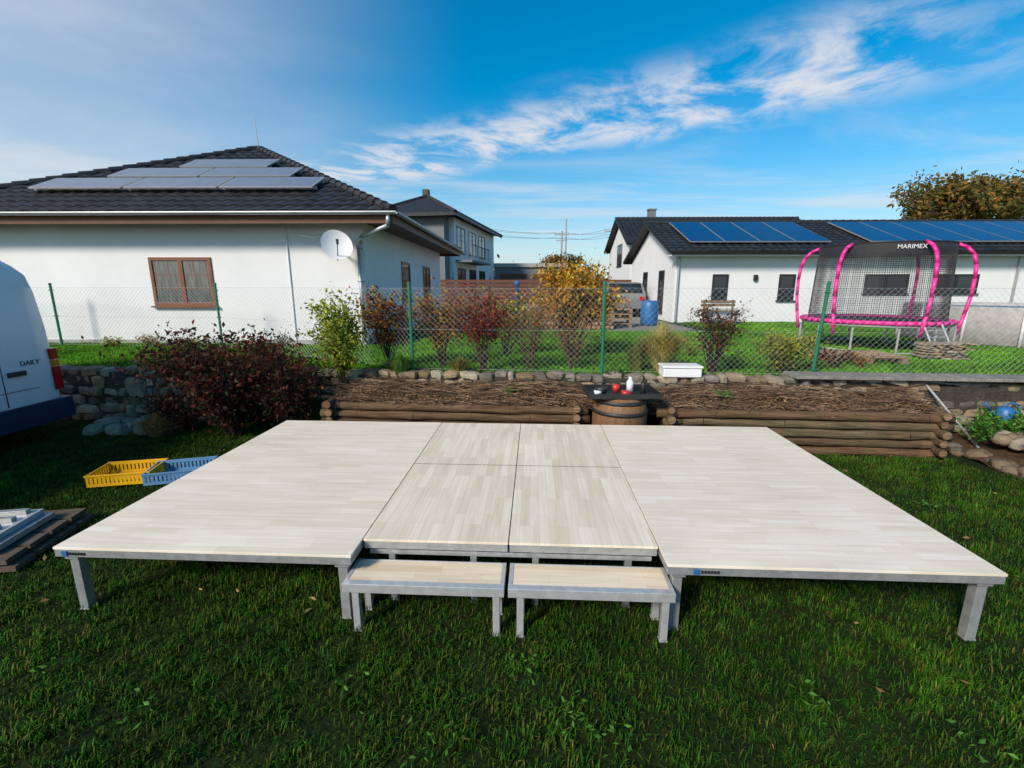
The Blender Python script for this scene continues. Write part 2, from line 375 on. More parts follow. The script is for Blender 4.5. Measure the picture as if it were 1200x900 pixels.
def logwall(name,x0,x1,rows,z1,posts,dull=1.0):
    e=empty(name,(0,6.0,0),-4.57)
    mb=MB(); d=z1/rows
    for r in range(rows):
        z=d*(r+.5); c=random.uniform(.75,1.1)*dull; col=random.choice([(.16*c,.10*c,.058*c),(.20*c,.125*c,.072*c),(.13*c,.09*c,.055*c),(.15*c,.115*c,.07*c)])
        xx=x0+random.uniform(-.05,.05); xe=x1+random.uniform(-.06,.06); seg=14; rr=d*.5*random.uniform(.94,1.03)
        off=random.gauss(0,.012)
        pl=[Vector((xx+(xe-xx)*k/seg,off+random.gauss(0,.007),z+random.gauss(0,.005))) for k in range(seg+1)]
        rs=[rr*random.uniform(.93,1.04) for _ in range(seg+1)]
        for k in range(seg): mb.tube(pl[k],pl[k+1],rs[k],rs[k+1],14,0,tuple(q*random.uniform(.93,1.07) for q in col),k in(0,seg-1))
    mb.obj('logs',['log'],e,True)
    pb=MB()
    for px in posts:
        for r in range(rows):
            rr=d*random.uniform(.42,.5); y0=-.14+random.gauss(0,.015); z=d*(r+.5)+d*.45; c=random.uniform(.7,1.1)
            pb.tube((px,y0,z),(px,.6,z),rr,rr,12,0,(.15*c,.10*c,.06*c)); pb.tube((px,y0-.003,z),(px,y0+.002,z),rr*.9,rr*.9,12,0,(.30*c,.20*c,.115*c))
    pb.obj('cross_logs',['log'],e,False)
    return e
logwall('log_retaining_wall',-2.62,.98,5,.585,[-2.5,.86],.85)
logwall('log_retaining_wall',1.95,5.5,5,.585,[2.07,5.38])

mb=MB()
be=empty('cut_brush_pile',(0,6.0,0),-4.57)
hump=lambda x:.10+.09*(.5+.5*math.sin(x*2.3+.6))*(.6+.4*math.sin(x*5.9))
for _ in range(3400):
    x=random.uniform(-2.5,5.4)
    if .95<x<1.9: continue
    y=random.uniform(.0,.7); z=.55+.16*y+random.uniform(0,1)*hump(x)*(1 if y>.2 else .55); a=random.gauss(0,.7)+(math.pi if random.random()<.5 else 0); l=random.uniform(.06,.30)
    dz=random.gauss(0,.16)
    c=random.choice([(.14,.08,.05),(.22,.13,.08),(.09,.055,.04),(.32,.22,.14),(.26,.16,.09)])
    p=Vector((x,y,z)); d=Vector((math.cos(a),math.sin(a)*.6,dz))*l
    mb.tube(p-d,p+Vector((0,0,random.uniform(0,.03))),.004,.0045,3,0,c,False); mb.tube(p+Vector((0,0,.01)),p+d,.0045,.002,3,0,c,False)
mb.obj('twigs',['bark'],be)
pts=[(x,random.uniform(.02,.72),.56+random.uniform(0,1)*hump(x)) for x in rng.uniform(-2.5,5.4,9000) if not(.95<x<1.9)]
leaves_mesh('dry_leaves',pts,.020,[(.22,.11,.05),(.30,.16,.07),(.15,.08,.04),(.38,.24,.12),(.09,.11,.035),(.12,.06,.03)],parent=be,flat=.5)

# ---------------------------------------------------------------- shrubs
MAR=[(.10,.018,.014),(.06,.016,.012),(.14,.035,.02),(.035,.045,.014),(.16,.05,.02),(.03,.05,.015),(.05,.02,.015)]
YG=[(.38,.42,.03),(.26,.35,.03),(.45,.45,.05),(.16,.25,.03)]
OR=[(.55,.24,.03),(.45,.12,.02),(.42,.30,.04),(.14,.18,.03),(.30,.09,.03)]
RD=[(.20,.02,.02),(.28,.05,.025),(.13,.02,.018),(.30,.09,.03)]
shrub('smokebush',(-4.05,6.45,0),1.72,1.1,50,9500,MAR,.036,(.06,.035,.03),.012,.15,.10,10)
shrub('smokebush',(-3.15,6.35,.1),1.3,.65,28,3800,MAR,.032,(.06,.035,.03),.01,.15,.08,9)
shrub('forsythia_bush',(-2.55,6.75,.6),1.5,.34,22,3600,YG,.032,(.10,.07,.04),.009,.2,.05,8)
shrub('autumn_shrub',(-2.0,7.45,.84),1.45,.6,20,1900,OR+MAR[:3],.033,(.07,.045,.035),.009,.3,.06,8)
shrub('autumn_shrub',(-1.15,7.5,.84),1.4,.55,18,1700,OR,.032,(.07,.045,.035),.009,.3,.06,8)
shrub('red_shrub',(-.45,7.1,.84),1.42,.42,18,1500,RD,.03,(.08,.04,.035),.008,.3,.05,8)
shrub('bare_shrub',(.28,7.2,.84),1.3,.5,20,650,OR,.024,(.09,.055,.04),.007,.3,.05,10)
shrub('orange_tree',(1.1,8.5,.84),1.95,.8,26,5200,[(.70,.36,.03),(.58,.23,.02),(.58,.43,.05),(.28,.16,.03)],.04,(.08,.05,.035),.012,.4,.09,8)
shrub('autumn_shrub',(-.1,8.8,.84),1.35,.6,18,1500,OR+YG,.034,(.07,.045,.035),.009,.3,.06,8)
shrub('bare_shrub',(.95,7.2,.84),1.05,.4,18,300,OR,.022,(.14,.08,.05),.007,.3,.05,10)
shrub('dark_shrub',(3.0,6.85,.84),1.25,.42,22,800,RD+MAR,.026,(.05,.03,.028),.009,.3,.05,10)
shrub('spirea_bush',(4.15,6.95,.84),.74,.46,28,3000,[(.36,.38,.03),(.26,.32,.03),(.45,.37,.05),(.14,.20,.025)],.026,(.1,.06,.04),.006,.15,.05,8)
shrub('dark_shrub',(-4.9,6.6,0),.7,.5,18,1200,MAR,.03,(.05,.03,.028),.008,.2,.07,8)
def grassclump(name,base,h,n,pal,spread=.25):
    mb=MB()
    for _ in range(n):
        a=random.uniform(0,6.28); q=random.uniform(0,1); l=h*random.uniform(.6,1.1)
        p0=Vector((math.cos(a)*q*.08,math.sin(a)*q*.08,0)); d=Vector((math.cos(a),math.sin(a),0))
        p1=p0+d*spread*q*.4+Vector((0,0,l*.6)); p2=p0+d*spread*q+Vector((0,0,l*(1-.35*q)))
        s=Vector((-d.y,d.x,0))*.006; c=tuple(k*random.uniform(.7,1.2) for k in random.choice(pal))
        mb.add([p0-s,p0+s,p1+s,p1-s,p2],[(0,1,2,3),(3,2,4)],0,c)
    return mb.obj(name,['leaf'],None,loc=base)
grassclump('ornamental_grass',(2.3,7.05,.84),.80,2200,[(.62,.50,.10),(.45,.44,.08),(.66,.56,.18)],.46)
grassclump('ornamental_grass',(1.95,7.1,.84),.5,500,[(.24,.26,.05),(.18,.24,.04)],.25)
grassclump('ornamental_grass',(-1.7,6.95,.84),.35,400,[(.10,.24,.04),(.15,.28,.04)],.26)
grassclump('ornamental_grass',(-.8,6.95,.84),.28,300,[(.30,.26,.08),(.2,.2,.05)],.22)
shrub('small_evergreen',(1.55,6.75,.62),.35,.16,14,700,[(.02,.06,.015),(.03,.08,.02)],.018,(.05,.03,.02),.005,.1,.03,6)
for x,y,z,h,p in [(-8.6,9.9,.84,.25,YG),(-7.9,10.0,.84,.3,OR),(-7.2,10.0,.84,.22,[(.06,.15,.03)]),(-6.9,9.9,.84,.2,YG),(-5.0,9.9,.84,.35,[(.05,.12,.02)]),
                  (3.5,7.2,.84,.35,[(.1,.18,.03)]),(1.9,9.0,.84,.5,YG),(-3.4,9.4,.84,.5,[(.08,.16,.03)]),(5.2,7.3,.84,.35,MAR),(5.7,7.4,.84,.3,OR),(0,6.35,.6,.15,[(.07,.17,.03)]),(2.9,6.1,.6,.15,[(.07,.17,.03)]),
                  (2.6,7.9,.84,.5,OR),(4.7,7.2,.84,.4,RD),(3.4,8.6,.84,.45,YG)]:
    shrub('garden_plant',(x,y,z),h,h*.9,12,350,p,.022,(.06,.05,.03),.004,.1,.04,4)

# ---------------------------------------------------------------- chain link fence
fe=empty('chain_link_fence')
posts=[(-14.5,10.2),(-9.95,10.15),(-6.15,9.75),(-1.55,7.1),(1.36,6.86),(4.38,6.62),(8.6,6.3),(13,5.95)]
zb,zt=.88,2.12
wm=MB()
for (ax,ay),(bx,by) in zip(posts[:-1],posts[1:]):
    A=Vector((ax,ay,0));B=Vector((bx,by,0)); Ln=(B-A).length; d=(B-A)/Ln; H=zt-zb; sp=.062
    k=-H
    while k<Ln:
        for sg in(0,1):
            t0,t1=k,k+H; z0,z1=(zb,zt) if sg==0 else (zt,zb)
            a0,a1=max(t0,0),min(t1,Ln)
            if a1-a0<.02: continue
            za=z0+(z1-z0)*(a0-t0)/H; zc=z0+(z1-z0)*(a1-t0)/H
            off=.002 if sg else -.002; n=Vector((-d.y,d.x,0))*off
            wm.tube(A+d*a0+n+Vector((0,0,za)),A+d*a1+n+Vector((0,0,zc)),.0013,.0013,3,0,(1,1,1),False)
        k+=sp*1.414
    for z in(zb+.01,(zb+zt)/2,zt): wm.tube(A+Vector((0,0,z)),B+Vector((0,0,z-.005)),.0022,.0022,4,0,(1,1,1),False)
wm.obj('wire_mesh',['wire'],fe)
pm=MB()
for i,(x,y) in enumerate(posts):
    lean=.07 if i==5 else random.uniform(-.01,.01)
    pm.tube((x,y,.7),(x+lean,y,2.19),.024,.024,12); pm.lathe((x+lean,y,2.19),[(.028,-.02),(.028,.01),(.015,.022),(0,.025)],10)
    for z in(.95,1.5,2.05): pm.box(x-.03+lean*(z-.7)/1.5,x+.03+lean*(z-.7)/1.5,y-.03,y+.03,z,z+.02)
pm.obj('fence_posts',['green'],fe)

# ---------------------------------------------------------------- house helpers
def tiles_slope(mb,o,ux,us,inside,L,Sl,w=.30,h=.345):
    o=Vector(o);ux=Vector(ux).normalized();us=Vector(us).normalized();n=ux.cross(us).normalized()
    if n.z<0:n=-n
    prof=[0,.018,.03,.018,0,-.006]
    for j in range(int(Sl/h)+1):
        for i in range(int(L/w)+1):
            a,b=i*w,j*h
            if not inside(a+w/2,b+h*.5): continue
            sh=random.uniform(.75,1.25); vs=[]
            for (bb,off) in((b,.045),(b+h*1.04,.012)):
                for k,p in enumerate(prof): vs.append(o+ux*(a+w*k/5)+us*bb+n*(off+p))
            for k,p in enumerate(prof): vs.append(o+ux*(a+w*k/5)+us*b+n*(.0))
            fs=[(k,k+1,k+7,k+6) for k in range(5)]+[(12+k,13+k,k+1,k) for k in range(5)]
            mb.add(vs,fs,0,(sh,sh,sh))
def window(parent,name,x0,x1,z0,z1,y,face='front',frame='brownwin',vbars=1,hbars=0,xw=None,glass='glass'):
    f=MB(); g=MB(); t=.07
    def bx(m,a,b,c,d,e,ff,mt=0):
        if face=='front': m.box(a,b,c,d,e,ff,mt)
        elif face=='right': m.box((xw-(d-y)),(xw-(c-y)),a,b,e,ff,mt)
        elif face=='left': m.box(xw+(c-y),xw+(d-y),a,b,e,ff,mt)
    bx(g,x0+.01,x1-.01,y-.006,y+.05,z0+.01,z1-.01,0)
    bx(f,x0,x1,y-.03,y+.02,z1-t,z1); bx(f,x0,x1,y-.03,y+.02,z0,z0+t); bx(f,x0,x0+t,y-.03,y+.02,z0+t,z1-t); bx(f,x1-t,x1,y-.03,y+.02,z0+t,z1-t)
    for k in range(vbars):
        xm=x0+(x1-x0)*(k+1)/(vbars+1); bx(f,xm-.05,xm+.05,y-.028,y+.02,z0+t,z1-t)
    for k in range(hbars):
        zm=z0+(z1-z0)*(k+1)/(hbars+1); bx(f,x0+t,x1-t,y-.018,y+.01,zm-.012,zm+.012)
    g.obj(name+'_glass',[glass],parent); f.obj(name+'_frame',[frame],parent,bevel=.004)
    s=MB(); bx(s,x0-.05,x1+.05,y-.09,y-.001,z0-.035,z0-.002); s.obj(name+'_sill',[frame],parent)
# ---- left house
hl=empty('white_bungalow',(-3.25,10.5,.84),-1)
w=MB(); WH=2.72
w.box(-9.9,0,0,9.8,-.3,WH); w.obj('walls',['plaster'],hl)
w=MB(); w.box(-9.88,.012,-.012,9.81,-.28,.10); w.obj('plinth',['concrete'],hl)
e0,e1,f0,f1,ez=-10.5,.82,-.55,10.4,2.80
ax,ay,az=(e0+e1)/2+.15,(f0+f1)/2,5.45
r=MB()
r.box(e0+.05,e1-.05,f0+.05,f1-.05,WH-.06,WH-.002); r.obj('soffit',['soffit'],hl)
r=MB()
for a in [(e0,e1,f0,f0+.03),(e0,e1,f1-.03,f1),(e0,e0+.03,f0+.03,f1-.03),(e1-.03,e1,f0+.03,f1-.03)]: r.box(a[0],a[1],a[2],a[3],WH-.15,ez-.02)
r.obj('fascia',['soffit'],hl)
r=MB(); A=(ax,ay,az)
C=[(e0,f0,ez),(e1,f0,ez),(e1,f1,ez),(e0,f1,ez)]
r.add(C+[A],[(0,1,4),(1,2,4),(2,3,4),(3,0,4),(3,2,1,0)],0,(.7,.7,.7))
for i in range(4):
    p,q=Vector(C[i]),Vector(C[(i+1)%4]); u=(q-p); L=u.length; u.normalize(); up=Vector(A)-p; s=up-u*up.dot(u); Sl=s.length; foot=up.dot(u)
    tiles_slope(r,p+s.normalized()*(-.05),u,s,lambda a,b,L=L,Sl=Sl,foot=foot:(b<Sl and a>foot*b/Sl-.02 and a<L-(L-foot)*b/Sl+.02),L,Sl)
    q0=Vector(C[i]); n=26
    for k in range(n):
        a=q0.lerp(Vector(A),k/n); b=q0.lerp(Vector(A),(k+1.06)/n); r.tube(a+Vector((0,0,.035)),b+Vector((0,0,.02)),.105,.09,10,0,(1,1,1))
r.obj('roof',['tile'],hl)
g=MB(); n=8
def gutter(mb,p,q,rr=.07,side=Vector((0,-1,0))):
    p=Vector(p);q=Vector(q); vs=[]; n=8
    for P in(p,q):
        for rad_ in(rr,rr-.008):
            for k in range(n+1):
                t=math.pi*k/n; vs.append(P+side*(math.cos(t)*rad_)+Vector((0,0,-math.sin(t)*rad_)))
    m=n+1; fs=[(k,k+1,2*m+k+1,2*m+k) for k in range(n)]+[(m+k,3*m+k,3*m+k+1,m+k+1) for k in range(n)]+[(0,2*m,3*m,m),(n,m+n,3*m+n,2*m+n)]
    mb.add(vs,fs)
gutter(g,(e0,f0-.08,ez-.01),(e1+.1,f0-.08,ez-.01)); gutter(g,(e1+.08,f0-.1,ez-.01),(e1+.08,f1,ez-.01),side=Vector((1,0,0)))
g.path([(e1-.08,f0-.05,ez-.07),(e1-.10,f0-.04,ez-.28),(.0,-.09,2.36),(-.08,-.09,2.2),(-.08,-.09,.05)],.045,12)
for z in(.6,1.4,2.1): g.box(-.135,-.025,-.145,-.001,z,z+.025)
g.obj('gutter_and_downpipe',['zinc'],hl,True)
window(hl,'window',-4.82,-3.42,.87,1.93,0,frame='brownwin',vbars=1,hbars=0,glass='glass_l')
cu=MB()
for x in np.linspace(-4.7,-3.54,5): cu.box(x-.006,x+.006,-.0085,.0,.95,1.86)
for z in(1.25,1.55): cu.box(-4.74,-3.5,-.009,0,z-.006,z+.006)
cu.obj('window_muntins',['brownwin'],hl)
window(hl,'side_window',3.2,4.2,.85,2.0,0,face='right',frame='brownwin',xw=0,vbars=0)
window(hl,'side_window_b',6.2,7.4,.45,2.0,0,face='right',frame='brownwin',xw=0,vbars=1)
pv=MB(); fr=MB()
k=.478; sl=Vector((0,1,k)).normalized(); nn=Vector((0,-k,1)).normalized()
for (x0,x1,y0,y1,nn_) in[(-7.75,-1.2,.56,1.30,3),(-6.65,-2.1,1.46,2.18,2),(-5.45,-3.1,2.34,3.06,1)]:
    pw=(x1-x0)/nn_
    for i in range(nn_):
        xa=x0+pw*i+.03; xb=x0+pw*(i+1)-.03; yc=(y0+y1)/2; c=Vector(((xa+xb)/2,yc,ez+k*(yc-f0)))+nn*.16; hs=(y1-y0)/2*math.sqrt(1+k*k)
        pv.obox(c+nn*.004,((1,0,0),sl,nn),((xb-xa)/2-.03,hs-.03,.016)); fr.obox(c,((1,0,0),sl,nn),((xb-xa)/2,hs,.016))
    for yy in(y0+.15,y1-.15): fr.obox(Vector(((x0+x1)/2,yy,ez+k*(yy-f0)))+nn*.1,((1,0,0),sl,nn),((x1-x0)/2,.02,.03))
pv.obj('solar_panels',['solarL'],hl); fr.obj('solar_panel_frames',['alu_l'],hl)
an=MB(); an.tube((ax,ay,az),(ax-.05,ay,az+.95),.014,.008,6); an.obj('lightning_rod',['alu'],hl)
sd=MB(); c=Vector((-.42,-.45,2.13)); dirn=Vector((.45,-1,.35)).normalized(); a=dirn.orthogonal().normalized(); b=dirn.cross(a); vs=[];fs=[];nr=5;na=24
for j in range(nr+1):
    q=j/nr
    for i in range(na): t=2*math.pi*i/na; vs.append(c+a*math.cos(t)*.30*q+b*math.sin(t)*.33*q+dirn*(.08*q*q))
for j in range(nr):
    for i in range(na): fs.append((j*na+i,j*na+(i+1)%na,(j+1)*na+(i+1)%na,(j+1)*na+i))
sd.add(vs,fs,0); sd.tube(c,c-dirn*.12,.05,.05,8,1); sd.path([c-dirn*.1,(-.5,-.02,2.05)],.022,8,1)
sd.tube(c+Vector((0,0,-.30)),c+dirn*.38+Vector((0,0,-.08)),.01,.01,6,1); sd.tube(c+dirn*.38+Vector((0,0,-.1)),c+dirn*.32,.025,.03,8,1)
sd.obj('satellite_dish',['whiteframe','dark'],hl,True)
ab=MB(); ab.path([(-.9,-.01,2.25),(-.9,-.35,2.3),(-1.2,-.4,2.35)],.008,6)
for q in range(6): ab.tube((-1.18+q*.09,-.55,2.35),(-1.18+q*.09,-.2,2.37),.005,.005,5)
ab.obj('tv_aerial',['alu'],hl)
pp=MB(); pp.tube((-1.68,-.02,.02),(-1.68,-.02,WH-.07),.014,.014,8); pp.obj('wall_conduit',['whiteframe'],hl)

# ---- gable houses
def gable_house(name,loc,rz,L,D,H,ridge,ov=.5,solar=None,wallmat='plaster'):
    h=empty(name,loc,rz); m=MB(); m.box(0,L,0,D,-.3,H)
    zr=ridge; zz=ridge-.10
    m.add([(0,0,H+.001),(0,D,H+.001),(0,D/2,zz),(L,0,H+.001),(L,D,H+.001),(L,D/2,zz)],[(0,2,1),(3,4,5),(0,3,5,2),(1,2,5,4)])
    m.obj('walls',[wallmat],h)
    r=MB(); zeave=H
    for sgn in(0,1):
        y0=-ov if sgn==0 else D+ov
        p=Vector((-ov*.7,y0,zeave+.04)); q=Vector((L+ov*.7,y0,zeave+.04)); t=Vector((0,D/2-y0,zr-zeave)); Sl=t.length
        nrm=Vector((1,0,0)).cross(t).normalized(); 
        if nrm.z<0:nrm=-nrm
        cen=(p+q)/2+t/2-nrm*.05; r.obox(cen,((1,0,0),t,nrm),((q-p).length/2,Sl/2,.045),0,(.6,.6,.6))
        tiles_slope(r,p-nrm*.004,(1,0,0),t,lambda a,b,LL=(q-p).length,SS=Sl:(a<LL and b<SS),(q-p).length,Sl)
    kx=-ov*.7
    while kx<L+ov*.7: r.tube((kx,D/2,zr+.03),(kx+.34,D/2,zr+.045),.11,.12,10); kx+=.33
    r.obj('roof',['tile'],h)
    g=MB(); gutter(g,(-ov*.7,-ov-.07,zeave+.03),(L+ov*.7,-ov-.07,zeave+.03)); g.obj('gutter',['dark'],h)
    f=MB(); f.box(-ov*.7+.02,L+ov*.7-.02,-ov+.02,-.001,H-.09,H-.05); f.obj('soffit_board',['whiteframe'],h)
    if solar:
        pv=MB();fr=MB(); t=Vector((0,D/2+ov,zr-zeave)); s=t.normalized(); nn=Vector((1,0,0)).cross(s)
        for x0,n,pw,a,b in solar:
            for i in range(n):
                cc=Vector((x0+pw*(i+.5),-ov,zeave+.04))+s*((a+b)/2)+nn*.13
                pv.obox(cc+nn*.004,((1,0,0),s,nn),(pw/2-.03,(b-a)/2-.02,.02)); fr.obox(cc,((1,0,0),s,nn),(pw/2-.012,(b-a)/2,.02))
        pv.obj('solar_panels',['solarR'],h); fr.obj('solar_panel_frames',['alu'],h)
    return h
hr=gable_house('white_gable_house',(5.85,17.0,.84),-1,24,6.6,2.42,3.85,.5,solar=[(.5,4,1.25,.75,3.55),(6.9,9,1.25,.75,3.55)])
for i,(a,b,c,d) in enumerate([(1.35,1.92,.8,1.72),(3.72,4.3,.8,1.72),(6.75,8.3,1.05,1.72),(9.2,10.75,1.05,1.72),(13,14.5,.9,1.72)]):
    window(hr,'window_%d'%i,a,b,c,d,0,frame='dark',vbars=0 if b-a<1 else 1)
window(hr,'gable_window',1.2,1.9,.3,1.9,0,face='left',frame='dark',vbars=0,xw=0)
window(hr,'gable_window_b',3.6,4.3,.9,1.9,0,face='left',frame='dark',vbars=0,xw=0)
dp=MB(); dp.tube((.1,-.06,.05),(.1,-.06,2.3),.04,.04,8); dp.tube((.1,-.06,2.28),(.1,-.5,2.4),.04,.04,8); dp.tube((12,-.06,.05),(12,-.06,2.3),.04,.04,8); dp.obj('downpipes',['zinc'],hr)
lm=MB(); lm.box(2.8,2.92,-.10,-.001,1.5,1.7); lm.obj('wall_lamps',['dark'],hr)

hd=gable_house('dark_roof_house',(7.7,31,.84),-1,12,7,3.9,5.95,.6)
window(hd,'gable_window',2.6,4.2,2.7,4.2,0,face='left',frame='dark',vbars=1,xw=0)
c=MB(); c.box(2.0,2.5,3.7,4.2,5.5,6.6); c.box(1.95,2.55,3.65,4.25,6.6,6.68); c.obj('chimney',['plaster_g'],hd)

# ---- two-storey villa
hv=empty('two_storey_villa',(-4.3,30.5,.84),-10)
w=MB(); w.box(-4.2,0,0,13,-.2,5.7,1); w.box(-.02,.35,1.0,13.2,-.2,5.68,0); w.obj('walls',['plaster','plaster_g'],hv)
r=MB(); C=[(-4.9,-.7,5.75),(1.0,-.7,5.75),(1.0,13.8,5.75),(-4.9,13.8,5.75)]
RA,RB=(-1.95,2.6,7.3),(-1.95,10.5,7.3)
r.add(C+[RA,RB],[(0,1,4),(1,2,5,4),(2,3,5),(3,0,4,5),(3,2,1,0)],0,(.9,.9,.9)); 
for a_,b_ in((C[0],RA),(C[1],RA),(C[2],RB),(C[3],RB),(RA,RB)): r.tube(a_,b_,.12,.12,8,0,(1,1,1))
r.box(-4.9,1.0,-.7,-.66,5.55,5.749); r.box(.96,1.0,-.659,13.8,5.55,5.749); r.obj('roof',['tile'],hv)
for i,(a,b) in enumerate([(1.6,3.6),(4.6,6.6),(7.6,9.6)]):
    window(hv,'upper_window_%d'%i,a,b,3.5,5.2,0,face='right',frame='dark',xw=.35); window(hv,'lower_window_%d'%i,a,b,.9,2.5,0,face='right',frame='dark',xw=.35)
window(hv,'front_window',-3.3,-1.5,3.4,4.9,0,frame='dark')
c=MB(); c.box(-2.3,-1.9,2.6,3.0,6.8,7.75); c.obj('chimney',['dark'],hv)
b=MB(); b.box(.351,1.5,1.2,6.8,2.85,3.0); 
for y in np.linspace(1.3,6.7,12): b.box(1.44,1.47,y-.015,y+.015,3.0,3.95)
b.box(1.42,1.49,1.2,6.8,3.95,4.0); b.obj('balcony',['plaster_g'],hv)

hg=empty('flat_roof_garage',(-1.6,44,.84),0)
w=MB(); w.box(0,6.4,0,6,0,3.0); w.obj('walls',['plaster_g'],hg); w=MB(); w.box(-.2,6.6,-.2,6.2,3.01,3.35); w.obj('roof_slab',['concrete'],hg)
w=MB(); w.box(.5,3,-.03,-.001,0,2.4); w.box(3.5,5.9,-.03,-.001,0,2.4); w.obj('garage_doors',['soffit'],hg)

sf=empty('wooden_slat_fence',(0,24.6,.84),0); m=MB()
for k in range(8): m.box(-7,6.6,-.012,.012,.06+k*.2,.06+k*.2+.165)
m.obj('slats',['redfence'],sf); m=MB()
for x in np.arange(-7,6.8,1.95): m.box(x-.05,x+.05,.013,.11,0,1.75)
m.obj('posts',['dark'],sf)

# ---- yard clutter
def pallet_stack(name,loc,rz,n=5):
    e=empty(name,loc,rz); m=MB()
    for k in range(n):
        z=k*.15
        for x in(-.55,0,.55): m.box(x-.05,x+.05,-.4,.4,z,z+.1,0,(.8,.8,.8))
        for y in np.linspace(-.36,.36,5): m.box(-.6,.6,y-.05,y+.05,z+.101,z+.125,0,(random.uniform(.7,1.2),)*3)
    m.obj('boards',['wood'],e); return e
def logpile(name,loc,rz,w,h,r=.07,ln=.35):
    m=MB(); z=r; row=0
    while z<h:
        x=-w/2+(r if row%2 else 0)
        while x<w/2:
            c=random.uniform(.7,1.3); rr=r*random.uniform(.75,1.02); m.tube((x,-ln/2+random.gauss(0,.02),z),(x,ln/2,z),rr,rr,9,0,(c,c*.95,c*.85)); x+=2*r
        z+=r*1.75; row+=1
    return m.obj(name,['wood'],None,loc=loc,rz=rz)
pallet_stack('pallet_stack',(1.9,15,.85),10,6); pallet_stack('pallet_stack',(3.3,15.3,.85),-8,4)
logpile('firewood_pile',(.9,14.4,.85),4,1.1,.75); logpile('firewood_pile',(2.55,14.2,.85),4,1.0,.6)
m=MB()
for k in range(7):
    x=-.35
    while x<.3:
        w_=random.uniform(.1,.25); stone(m,(x+w_/2,0,.02+k*.042),(w_*.5,.2,.022),tuple(q*1.1 for q in random.choice(spal))); x+=w_
m.obj('stacked_stone_slabs',['stone'],None,loc=(7.75,8.3,.86),rz=-4)
pallet_stack('pallet_stack',(6.1,8.1,.86),-6,1)
m=MB(); m.lathe((0,0,0),[(0,0),(.24,0),(.27,.04),(.29,.25),(.29,.6),(.26,.75),(.22,.82),(0,.82)],20); m.lathe((0,0,0),[(.295,.28),(.305,.3),(.295,.32)],20); m.obj('blue_barrel',['bluep'],None,True,loc=(4.6,15.6,.85))
m=MB(); m.lathe((0,0,0),[(0,.0),(.05,0),(.05,1.3),(.09,1.34),(.09,1.42),(0,1.45)],12); m.obj('blue_hydrant_post',['bluep'],None,True,loc=(.15,13.9,.85))
gb=empty('garden_bench',(7.3,16.2,.84),-1); m=MB()
for y in(0,.1,.2,.3): m.box(-.6,.6,y,y+.08,.42,.45,0,(.6,.6,.6))
for z in(.6,.72): m.box(-.6,.6,.36,.39,z,z+.09,0,(.6,.6,.6))
for x in(-.5,.5): m.box(x-.03,x+.03,.0,.06,0,.419,0,(.6,.6,.6)); m.box(x-.03,x+.03,.30,.355,0,.83,0,(.6,.6,.6))
m.obj('slats',['wood'],gb)
def small_car(name,loc,rz,bodym='whiteframe'):
    e=empty(name,loc,rz); m=MB(); prof=[(-2.0,.35),(-2.05,.8),(-1.9,1.0),(-1.4,1.42),(.3,1.47),(1.0,1.0),(1.95,.85),(2.05,.4)]
    vs=[];hw=.85
    for s_ in(-1,1):
        for x,z in prof: vs.append((x,s_*hw*(.86 if z>1.2 else 1),z))
    n_=len(prof); m.add(vs,[tuple(range(n_)),tuple(range(2*n_-1,n_-1,-1))]+[(i,i+n_,(i+1)%n_+n_,(i+1)%n_) for i in range(n_)])
    m.obj('body',[bodym],e,bevel=.05)
    g=MB()
    for s_ in(-1,1): g.add([(-1.45,s_*.86,1.0),(.75,s_*.86,1.0),(.25,s_*.76,1.4),(-1.25,s_*.76,1.4)],[(0,1,2,3)])
    g.add([(1.0,-.7,1.02),(1.0,.7,1.02),(.4,.65,1.42),(.4,-.65,1.42)],[(0,1,2,3)]); g.add([(-1.93,-.7,1.02),(-1.93,.7,1.02),(-1.46,.65,1.4),(-1.46,-.65,1.4)],[(0,1,2,3)]); g.obj('windows',['glass'],e)
    t_=MB()
    for s_ in(-.68,.68): t_.box(-2.08,-2.0,s_-.1,s_+.1,.72,.86)
    t_.obj('tail_lights',['red'],e)
    wv=MB()
    for x in(-1.3,1.3):
        for s_ in(-1,1): wv.tube((x,s_*.72,.32),(x,s_*.88,.32),.32,.32,20,0); wv.tube((x,s_*.86,.32),(x,s_*.89,.32),.18,.17,14,1)
    wv.obj('wheels',['rubber','alu'],e); return e
small_car('parked_car',(5.0,21.5,.85),82,'plaster_g')

